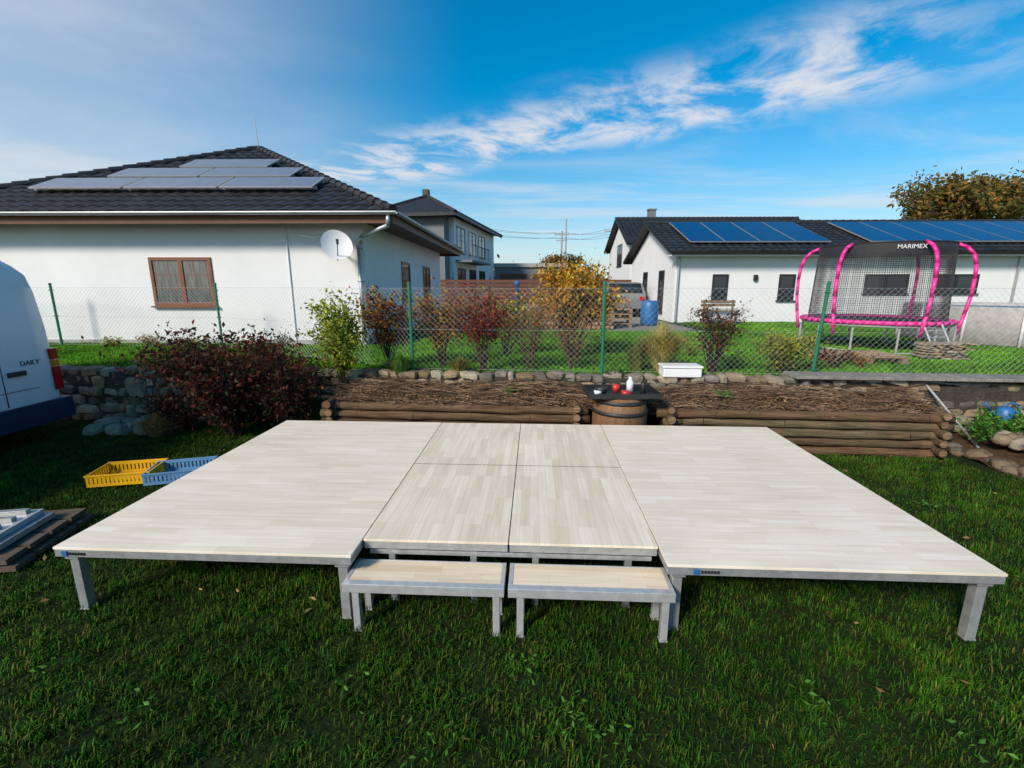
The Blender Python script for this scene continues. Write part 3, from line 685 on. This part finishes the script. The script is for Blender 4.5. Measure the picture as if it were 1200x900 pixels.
# ---------------------------------------------------------------- trampoline
tr=empty('trampoline',(7.85,10.1,.84),8); R=1.32; m=MB(); p_=MB(); nt_=MB()
n=48
ring=lambda r,z:[Vector((math.cos(2*math.pi*i/n)*r,math.sin(2*math.pi*i/n)*r,z)) for i in range(n+1)]
p_.path(ring(R,.60),.045,8,0); m.path(ring(R-.02,.54),.025,6,0)
mt=MB(); mt.lathe((0,0,.59),[(0,0),(R-.25,0)],48,0); mt.lathe((0,0,.605),[(R-.25,0),(R-.04,.01)],48,1); mt.obj('jump_mat',['net','pink'],tr)
K=6
for k in range(K):
    a=2*math.pi*k/K+.30; d=Vector((math.cos(a),math.sin(a),0))
    ctrl=[(.05,.35),(.11,.75),(.15,1.1),(.16,1.45),(.14,1.72),(.08,1.92),(-.03,2.05),(-.2,2.13)]
    pl=[d*(R+q)+Vector((0,0,z)) for q,z in ctrl]
    p_.path(pl,.034,10,0)
    for s_ in(-.25,.25):
        aa=a+s_; q=Vector((math.cos(aa),math.sin(aa),0))*(R+.02); m.tube(q+Vector((0,0,.5)),q+Vector((0,0,.02)),.02,.02,8)
    q0=Vector((math.cos(a-.25),math.sin(a-.25),0))*(R+.02);q1=Vector((math.cos(a+.25),math.sin(a+.25),0))*(R+.02); m.tube(q0+Vector((0,0,.025)),q1+Vector((0,0,.025)),.02,.02,8)
m.obj('frame_and_legs',['alu_l'],tr); p_.obj('pink_poles',['pink'],tr,True)
rt=R-.18; zt2=2.12
NN=190
for k in range(NN):
    a=2*math.pi*k/NN; d=Vector((math.cos(a),math.sin(a),0))
    nt_.tube(d*(R-.12)+Vector((0,0,.62)),d*rt+Vector((0,0,zt2)),.0038,.0038,3,0,(1,1,1),False)
for z in np.arange(.65,2.05,.04):
    rr=(R-.12)+(rt-(R-.12))*(z-.6)/(zt2-.6); nt_.path(ring(rr,z),.0036,3)
nt_.lathe((0,0,0),[(rt+.01,1.95),(rt,2.13)],48)
nt_.path(ring(rt,2.13),.014,6); nt_.obj('safety_net',['net'],tr)
def text(body,size,loc,rot,matn,parent,name,ext=.002):
    c=bpy.data.curves.new(name,'FONT'); c.body=body; c.size=size; c.extrude=ext; c.materials.append(M[matn]); c.align_x='CENTER'
    o=bpy.data.objects.new(name,c); link(o,parent); o.location=loc; o.rotation_euler=rot; return o
text('MARIMEX',.11,(-.50,-1.06,2.0),(rad(90),0,rad(-25)),'whiteframe',tr,'net_lettering')
m=MB(); 
for s_ in(-.2,.2): m.tube((s_-.1,-1.70,.02),(s_-.1,-1.36,.60),.016,.016,8)
for q in(.2,.4,.6,.8): m.tube((-.3,-1.70+.34*q,.02+.58*q),(.1,-1.70+.34*q,.02+.58*q),.013,.013,6)
m.obj('ladder',['alu_l'],tr)

po=empty('frame_pool',(12.0,11.3,.84)); m=MB(); m.lathe((0,0,0),[(0,.02),(1.95,.02),(2.0,.05),(2.0,.85),(1.96,.87),(1.96,.75)],40,0); m.lathe((0,0,0),[(0,.78),(1.95,.78)],40,2)
for k in range(14):
    a=2*math.pi*k/14; d=Vector((math.cos(a),math.sin(a),0)); m.tube(d*2.05+Vector((0,0,0)),d*2.03+Vector((0,0,.9)),.03,.03,8,1)
m.obj('pool_shell',['concrete','whiteframe','bluep'],po,True)

# ---------------------------------------------------------------- barrel planter & boxes
ba=empty('wooden_barrel',(1.42,5.88,0)); m=MB(); m.lathe((0,0,0),[(0,0),(.30,0),(.345,.2),(.36,.4),(.345,.6),(.31,.76),(.28,.76),(.28,.70),(0,.70)],28,0)
for z,r_ in((.06,.312),(.22,.352),(.56,.355),(.70,.330)): m.lathe((0,0,0),[(r_-.006,z-.025),(r_+.006,z-.022),(r_+.006,z+.022),(r_-.006,z+.025)],28,1)
m.obj('staves_and_hoops',['barrel','dark'],ba,True)
t=MB(); t.box(-.46,.46,-.3,.3,.77,.79); 
for a in[(-.46,.46,-.3,-.285),(-.46,.46,.285,.3),(-.46,-.445,-.285,.285),(.445,.46,-.285,.285)]: t.box(*a,.7905,.83)
t.obj('black_tray',['black'],ba)
t=MB(); zz_=.792
t.lathe((.12,0,zz_),[(0,0),(.045,0),(.045,.14),(.02,.17),(.018,.2),(0,.2)],12,0); t.lathe((-.05,.05,zz_),[(0,0),(.05,0),(.05,.09),(0,.09)],12,1); t.lathe((.28,-.05,zz_),[(0,0),(.035,0),(.035,.12),(.015,.15),(0,.15)],12,2)
t.lathe((-.25,0,zz_),[(0,0),(.07,0),(.09,.07),(.085,.07),(.07,.02),(0,.015)],14,2); t.box(-.02,.09,-.2,-.1,.793,.84,1); t.box(-.36,-.28,-.15,-.05,.793,.83,0)
t.obj('bottles_and_pots',['whiteframe','redp','dark'],ba,True)
m=MB(); m.box(-.27,.27,-.14,.14,0,.13); m.box(-.285,.285,-.155,.155,.131,.165); m.obj('polystyrene_box',['whiteframe'],None,bevel=.012,loc=(2.45,6.62,.865),rz=-3)

# ---------------------------------------------------------------- crates
def crate(name,loc,rz,m_,tilt=0):
    e=empty(name,loc,rz); m=MB(); a,b,h=.3,.2,.13
    for x in np.linspace(-a+.02,a-.02,15): m.box(x-.009,x+.009,-b+.01,b-.01,0,.012)
    for y in np.linspace(-b+.02,b-.02,10): m.box(-a+.01,a-.01,y-.009,y+.009,.0125,.018)
    for y in(-b,b-.012): m.box(-a,a,y,y+.012,h-.03,h); m.box(-a,a,y,y+.012,0,.03)
    for x in(-a,a-.012): m.box(x,x+.012,-b+.0121,b-.0121,h-.03,h); m.box(x,x+.012,-b+.0121,b-.0121,0,.03)
    for x in np.linspace(-a,a-.02,16):
        for y in(-b+.002,b-.01): m.box(x,x+.024,y,y+.008,.0301,h-.0301)
    for y in np.linspace(-b+.013,b-.033,10):
        for x in(-a+.002,a-.01): m.box(x,x+.008,y,y+.024,.0301,h-.0301)
    for y in(-b-.008,b+.001): m.box(-a-.006,a+.006,y,y+.007,h-.012,h+.003)
    m.obj('basket',[m_],e); return e
crate('yellow_plastic_crate',(-4.27,4.82,.05),12,'yellow'); crate('blue_plastic_crate',(-3.72,4.88,.05),16,'bluec')

ps=empty('stacked_stage_parts',(-4.35,3.45,0),10); m=MB()
for k in range(2):
    for q in range(4): m.box(-.75+.02*k,.52-.05*k,-.42+q*.22,-.42+q*.22+.19,.03+k*.06,.03+k*.06+.04,0,(.32,.34,.38))
m.obj('dark_planks',['wood'],ps); m=MB()
m.box(-.85,.34,-.36,.26,.142,.19,0); m.box(-.82,.28,-.30,.24,.192,.236,1)
for y in(-.28,-.14,0,.14): m.box(-.84,.22,y,y+.05,.237,.272,0)
m.box(-.52,-.22,-.12,.12,.274,.282,1); m.tube((-.37,0,.283),(-.66,.04,.72),.032,.03,12,0); m.tube((-.37,0,.283),(-.22,0,.42),.012,.012,8,0)
m.obj('metal_frames',['alu','alu_l'],ps,bevel=.003)

# ---------------------------------------------------------------- van
va=empty('white_cargo_van',(-7.42,6.45,0),-1.5)
sec=[(0,.40,2.34,.95),(.05,.38,2.44,.985),(.25,.36,2.55,1.0),(1.5,.36,2.58,1.0),(4.0,.36,2.58,1.0),(4.5,.36,2.42,.99),(5.1,.36,1.66,.97),(5.5,.36,1.30,.94),(5.95,.4,1.0,.88),(6.02,.45,.85,.8)]
fw=[(0,.98),(.12,1.0),(.35,1.005),(.6,.985),(.84,.92),(.93,.86),(.98,.72),(1.0,.4)]
vs=[];fs=[]
for s_,zb_,zt_,ws in sec:
    ring_=[( wv*ws,-s_,zb_+(zt_-zb_)*f) for f,wv in fw]+[(-wv*ws,-s_,zb_+(zt_-zb_)*f) for f,wv in reversed(fw)]
    vs+=ring_
nr_=len(fw)*2
for k in range(len(sec)-1):
    for i in range(nr_): fs.append((k*nr_+i,k*nr_+(i+1)%nr_,(k+1)*nr_+(i+1)%nr_,(k+1)*nr_+i))
fs.append(tuple(range(nr_-1,-1,-1))); fs.append(tuple(range((len(sec)-1)*nr_,len(sec)*nr_)))
m=MB(); m.add(vs,fs); o=m.obj('body',['vanw'],va,True); bv=o.modifiers.new('b','BEVEL'); bv.width=.02; bv.segments=2; bv.angle_limit=rad(35)
m=MB()
for s_ in(-1,1):
    m.box(min(s_*.96,s_*1.03),max(s_*.96,s_*1.03),-.95,.03,.30,.60); m.box(min(s_*.96,s_*1.03),max(s_*.96,s_*1.03),-5.9,-1.75,.30,.60)
    for q in range(9):
        a0=math.pi*q/9; a1=math.pi*(q+1)/9; m.tube((s_*1.0,-1.35-math.cos(a0)*.42,.38+math.sin(a0)*.42),(s_*1.0,-1.35-math.cos(a1)*.42,.38+math.sin(a1)*.42),.03,.03,8)
m.box(-1.03,1.03,.031,.10,.30,.60); m.box(-.95,.95,-6.08,-5.95,.32,.75); m.obj('bumper_and_sills',['navy'],va,bevel=.015)
m=MB()
for s_ in(-1,1):
    X=s_*1.0
    for y in(-.72,-2.75,-3.9): 
        m.box(min(X,X+s_*.007),max(X,X+s_*.007),y-.005,y+.005,.62,1.5)
    m.box(min(X,X+s_*.012),max(X,X+s_*.012),-3.9,-.72,1.40,1.415)
    m.box(min(X,X+s_*.035),max(X,X+s_*.035),-.66,-.45,1.0,1.06)
    m.box(min(X,X+s_*.008),max(X,X+s_*.008),-2.7,-.30,.80,.808)
for x in(-.006,): m.box(x,x+.012,.0,.015,.62,2.2)
m.obj('seams_and_handles',['dark'],va)
m=MB()
for s_ in(-1,1): m.box(min(s_*.90,s_*1.012),max(s_*.90,s_*1.012),-.09,.03,.72,1.05,0); m.box(min(s_*.90,s_*1.012),max(s_*.90,s_*1.012),-.09,.03,1.055,1.14,1); m.box(min(s_*.90,s_*1.012),max(s_*.90,s_*1.012),-.09,.03,1.145,1.30,0)
m.obj('tail_lights',['red','orangel'],va,bevel=.015)
m=MB()
for y in(-1.35,-5.0):
    for s_ in(-1,1):
        m.tube((s_*.78,y,.35),(s_*1.012,y,.35),.35,.35,28,0); m.tube((s_*.9,y,.35),(s_*1.035,y,.35),.2,.19,20,1)
m.obj('wheels',['rubber','alu'],va)
m=MB(); m.add([(-.8,-4.53,2.34),(.8,-4.53,2.34),(.88,-5.12,1.70),(-.88,-5.12,1.70)],[(0,1,2,3)]); 
for s_ in(-1,1): m.add([(s_*1.0,-4.0,1.5),(s_*.99,-4.95,1.5),(s_*.95,-4.45,2.05),(s_*.96,-4.0,2.05)],[(0,1,2,3)])
m.obj('windscreen_and_windows',['glass'],va)
m=MB()
for s_ in(-1,1): m.box(min(s_*1.03,s_*1.22),max(s_*1.03,s_*1.22),-4.75,-4.65,1.5,1.85)
m.obj('mirrors',['black'],va,bevel=.02)
text('DAILY',.09,(1.006,-.36,1.12),(rad(90),0,rad(90)),'dark',va,'lettering',.004)

# ---------------------------------------------------------------- right bed
rb=empty('rockery_bed'); m=MB()
vs=[];fs=[];nx=14;ny=14
for j in range(ny+1):
    for i in range(nx+1):
        vs.append((5.75+5*i/nx,4.3+2.1*j/ny-.03*i,.02+.22*min(1,i/3)*min(1,j/3)+random.gauss(0,.02)))
for j in range(ny):
    for i in range(nx): a=j*(nx+1)+i; fs.append((a,a+1,a+nx+2,a+nx+1))
m.add(vs,fs); m.obj('soil',['soil'],rb,True)
m=MB()
for k in range(26):
    t=k/25; 
    x,y=(5.9-.05*t,6.0-1.9*t) if k<16 else (5.85+(k-16)*.3,4.25)
    sz=random.uniform(.05,.10); stone(m,(x+random.gauss(0,.05),y+random.gauss(0,.05),sz*.5),(sz*1.4,sz*1.1,sz*.75),tuple(q*.7 for q in random.choice(spal)),3)
for k in range(10): stone(m,(random.uniform(6,7.5),random.uniform(4.6,6),.25),(.11,.09,.07),random.choice(spal),3)
m.obj('rocks',['stone'],rb,True)
for k in range(26):
    x=random.uniform(5.95,7.6); y=random.uniform(4.5,6.15); shrub('rockery_plant',(x,y,.18),random.uniform(.2,.42),random.uniform(.2,.35),12,420,[(.05,.19,.025),(.09,.24,.03),(.14,.27,.04)],.028,(.05,.06,.03),.004,.1,.04,5)
m=MB(); m.tube((5.72,6.35,.9),(6.15,5.75,.05),.017,.017,8); m.tube((5.55,6.4,.85),(6.3,6.25,.8),.012,.012,8); m.obj('metal_prop',['alu'],None)
wc=empty('blue_watering_can',(6.6,5.95,.36)); m=MB(); m.lathe((0,0,0),[(0,0),(.10,0),(.11,.02),(.09,.18),(.05,.21),(0,.21)],18); m.path([(-.09,0,.06),(-.2,0,.16),(-.3,0,.27)],.014,8); m.path([(.1,0,.05),(.19,0,.13),(.17,0,.23),(.05,0,.27),(-.05,0,.21)],.011,8); m.obj('can_body',['bluep'],wc,True)
m=MB()
for k in range(26): stone(m,(random.uniform(-6.3,-5.0),random.uniform(6.5,6.95),.07),(random.uniform(.07,.16),.1,.09),random.choice(spal),3)
m.obj('loose_stones',['stone'],None,False)
grassclump('dry_grass_clump',(-5.15,6.4,0),.38,700,[(.52,.34,.12),(.42,.27,.09)],.36)

# ---------------------------------------------------------------- distant things
def tree(name,base,h,cr,n,pal,trunk=.35,ls=.22,seed=3):
    rs_=random.getstate(); random.seed(seed)
    e=empty(name,base); m=MB(); bc=(.07,.05,.04); tips=[]
    def grow(p,d,l,r,lv):
        q=p+d*l; m.tube(p,q,r,r*.68,6,0,bc,False)
        if lv==0: tips.append(q); return
        if lv<=2: tips.append(p.lerp(q,.6))
        k=random.choice([3,3,4]) if lv>3 else random.choice([2,3,3]); a0=random.uniform(0,6.28)
        for j in range(k):
            a=a0+6.283*j/k; sp_=.75 if lv>3 else .6
            nd=(d*.8+Vector((math.cos(a)*sp_,math.sin(a)*sp_,random.gauss(.1,.25)))).normalized(); grow(q,nd,l*random.uniform(.66,.86),r*.62,lv-1)
    grow(Vector((0,0,0)),Vector((0,0,1)),h*.24,trunk,5)
    P=np.array([tuple(t) for t in tips]); 
    sc=h/P[:,2].max(); w_=cr*h*.5/np.percentile(np.abs(P[:,:2]),95)
    m.v=[(v[0]*w_,v[1]*w_,v[2]*sc) for v in m.v]; P=P*np.array([w_,w_,sc])
    m.obj('trunk_and_limbs',['bark'],e)
    c=P[rng.integers(0,len(P),n)]+rng.normal(0,h*.04,(n,3)); leaves_mesh('leaves',c,ls,pal,parent=e)
    random.setstate(rs_); return e
tree('oak_tree',(58,60,.84),14.3,1.05,13000,[(.20,.13,.03),(.13,.13,.03),(.28,.14,.03),(.09,.10,.025)],.45,.3)
tree('garden_tree',(4.5,50,.84),4.4,.8,2000,[(.22,.10,.03),(.12,.10,.03),(.3,.14,.03)],.12,.14,5)
tree('garden_tree',(7.0,55,.84),4.8,.8,2000,[(.10,.10,.03),(.07,.09,.02)],.12,.14,8)
pts=[]
for k in range(260):
    x=random.uniform(-160,260); y=random.uniform(150,190); hh=random.uniform(3,7.5); rr=random.uniform(2.5,5)
    q=rng.normal(0,1,(60,3))*np.array([rr*.5,rr*.5,hh*.3])+np.array([x,y,hh*.55+.8]); pts.append(q)
leaves_mesh('distant_trees',np.concatenate(pts),.8,[(.05,.055,.03),(.08,.06,.03),(.04,.06,.03)])
def pole(name,loc,h,arms=True):
    e=empty(name,loc); m=MB(); m.tube((0,0,0),(0,0,h),.16,.10,8)
    if arms: m.box(-.9,.9,-.05,.05,h-.5,h-.38); m.box(-.7,.7,-.05,.05,h-1.2,h-1.1)
    for x in(-.8,0,.8): m.tube((x,0,h-.38),(x,0,h-.15),.05,.03,6)
    m.obj('pole_and_arms',['concrete'],e); return e
pole('utility_pole',(6.2,60,.84),8.0); pole('utility_pole',(12.4,60,.84),8.4); pole('utility_pole',(8.4,75,.84),11.5,False); pole('utility_pole',(-6,66,.84),9)
m=MB()
for dz in(0,.6):
    for dx in(-.8,.8):
        for (x0,z0),(x1,z1) in [((-6,9.5),(6.2,8.6)),((6.2,8.6),(12.4,9.0)),((12.4,9.0),(60,9.5))]:
            pr=None
            for k in range(13):
                t=k/12; p=Vector((x0+(x1-x0)*t+dx,60,z0+(z1-z0)*t-dz-1.2*4*t*(1-t)*.3))
                if pr: m.tube(pr,p,.018,.018,3,0,(1,1,1),False)
                pr=p
m.obj('power_lines',['dark'],None)
sl_=empty('street_lamp',(34,46,.84)); m=MB(); m.tube((0,0,0),(0,0,7.2),.08,.05,8); m.tube((0,0,7.2),(.9,0,7.35),.04,.04,8); m.box(.7,1.3,-.1,.1,7.3,7.42); m.obj('mast_and_head',['zinc'],sl_)

# ---------------------------------------------------------------- light
EL,AZ=rad(34),rad(-140)
sd_=Vector((math.sin(AZ)*math.cos(EL),math.cos(AZ)*math.cos(EL),math.sin(EL)))
l=bpy.data.lights.new('sun','SUN'); l.energy=4.2; l.angle=rad(12); l.color=(1,.91,.78)
lo=bpy.data.objects.new('sun',l); link(lo); lo.rotation_euler=sd_.to_track_quat('Z','Y').to_euler()
wd=bpy.data.worlds.new('World'); S.world=wd; wd.use_nodes=True; nt=wd.node_tree; N=nt.nodes; L=nt.links; N.clear()
out=N.new('ShaderNodeOutputWorld'); bg=N.new('ShaderNodeBackground'); bg.inputs[1].default_value=.135; L.new(bg.outputs[0],out.inputs[0])
sk=N.new('ShaderNodeTexSky'); sk.sky_type='NISHITA'; sk.sun_disc=False; sk.sun_elevation=EL; sk.sun_rotation=AZ; sk.ozone_density=2.5; sk.air_density=1.0; sk.dust_density=.6
def mth(op,a,b=None,c=None,clamp=False):
    n=N.new('ShaderNodeMath'); n.operation=op; n.use_clamp=clamp
    for i,x in enumerate((a,b,c)):
        if x is None: continue
        if isinstance(x,(int,float)): n.inputs[i].default_value=x
        else: L.new(x,n.inputs[i])
    return n.outputs[0]
def smooth(x,a,b):
    n=N.new('ShaderNodeMapRange'); n.interpolation_type='SMOOTHSTEP'; L.new(x,n.inputs[0]); n.inputs[1].default_value=a; n.inputs[2].default_value=b; return n.outputs[0]
tc=N.new('ShaderNodeTexCoord'); sp=N.new('ShaderNodeSeparateXYZ'); L.new(tc.outputs['Generated'],sp.inputs[0])
zz=mth('MAXIMUM',sp.outputs[2],.04); px=mth('DIVIDE',sp.outputs[0],zz); py=mth('DIVIDE',sp.outputs[1],zz)
nd=mth('ADD',mth('MULTIPLY',px,.578),mth('MULTIPLY',py,.816))
al=mth('SUBTRACT',mth('MULTIPLY',px,.816),mth('MULTIPLY',py,.578))
def noise(x,y,sc,det=8,ro=.6,dist=0,w=0):
    cb=N.new('ShaderNodeCombineXYZ'); L.new(x,cb.inputs[0]); L.new(y,cb.inputs[1]); cb.inputs[2].default_value=w
    n=N.new('ShaderNodeTexNoise'); n.inputs['Scale'].default_value=sc; n.inputs['Detail'].default_value=det; n.inputs['Roughness'].default_value=ro; n.inputs['Distortion'].default_value=dist
    L.new(cb.outputs[0],n.inputs['Vector']); return n.outputs[0]
n1=noise(mth('MULTIPLY',al,1.3),mth('MULTIPLY',nd,1.0),1.9,9,.62,.4,3.1)
n2=noise(mth('MULTIPLY',al,.5),mth('MULTIPLY',nd,.5),1.2,5,.5,.2,7.7)
bandd=mth('ABSOLUTE',mth('SUBTRACT',nd,mth('ADD',2.9,mth('MULTIPLY',mth('SUBTRACT',n2,.5),.9))))
band=mth('SUBTRACT',1,smooth(bandd,.1,.85))
band=mth('MULTIPLY',band,mth('SUBTRACT',1,mth('MULTIPLY',smooth(al,-.15,.35),.7)))
c1=mth('MULTIPLY',band,smooth(n1,.37,.63))
n3=noise(mth('MULTIPLY',px,.35),mth('MULTIPLY',py,.9),.8,8,.62,.5,1.3)
low=mth('MULTIPLY',smooth(n3,.45,.72),mth('SUBTRACT',1,smooth(sp.outputs[2],.12,.36))); low=mth('MULTIPLY',low,.65)
n4=noise(px,py,.45,6,.55,.6,5.2)
lft=mth('MULTIPLY',mth('SUBTRACT',1,smooth(sp.outputs[0],-.80,-.06)),mth('ADD',.44,mth('MULTIPLY',smooth(n4,.35,.7),.36)))
cl=mth('MAXIMUM',mth('MAXIMUM',mth('MULTIPLY',c1,.95),low),lft)
hz=mth('MULTIPLY',mth('SUBTRACT',1,smooth(sp.outputs[2],0.0,.36)),.66)
hs=N.new('ShaderNodeHueSaturation'); hs.inputs['Saturation'].default_value=1.7; hs.inputs['Hue'].default_value=.488; hs.inputs['Value'].default_value=1.12; L.new(sk.outputs[0],hs.inputs['Color'])
mx0=N.new('ShaderNodeMix'); mx0.data_type='RGBA'; L.new(hz,mx0.inputs[0]); L.new(hs.outputs[0],mx0.inputs[6]); mx0.inputs[7].default_value=(4.0,4.9,5.6,1)
mx=N.new('ShaderNodeMix'); mx.data_type='RGBA'; L.new(cl,mx.inputs[0]); L.new(mx0.outputs[2],mx.inputs[6]); mx.inputs[7].default_value=(5.6,5.7,6.1,1)
L.new(mx.outputs[2],bg.inputs[0])
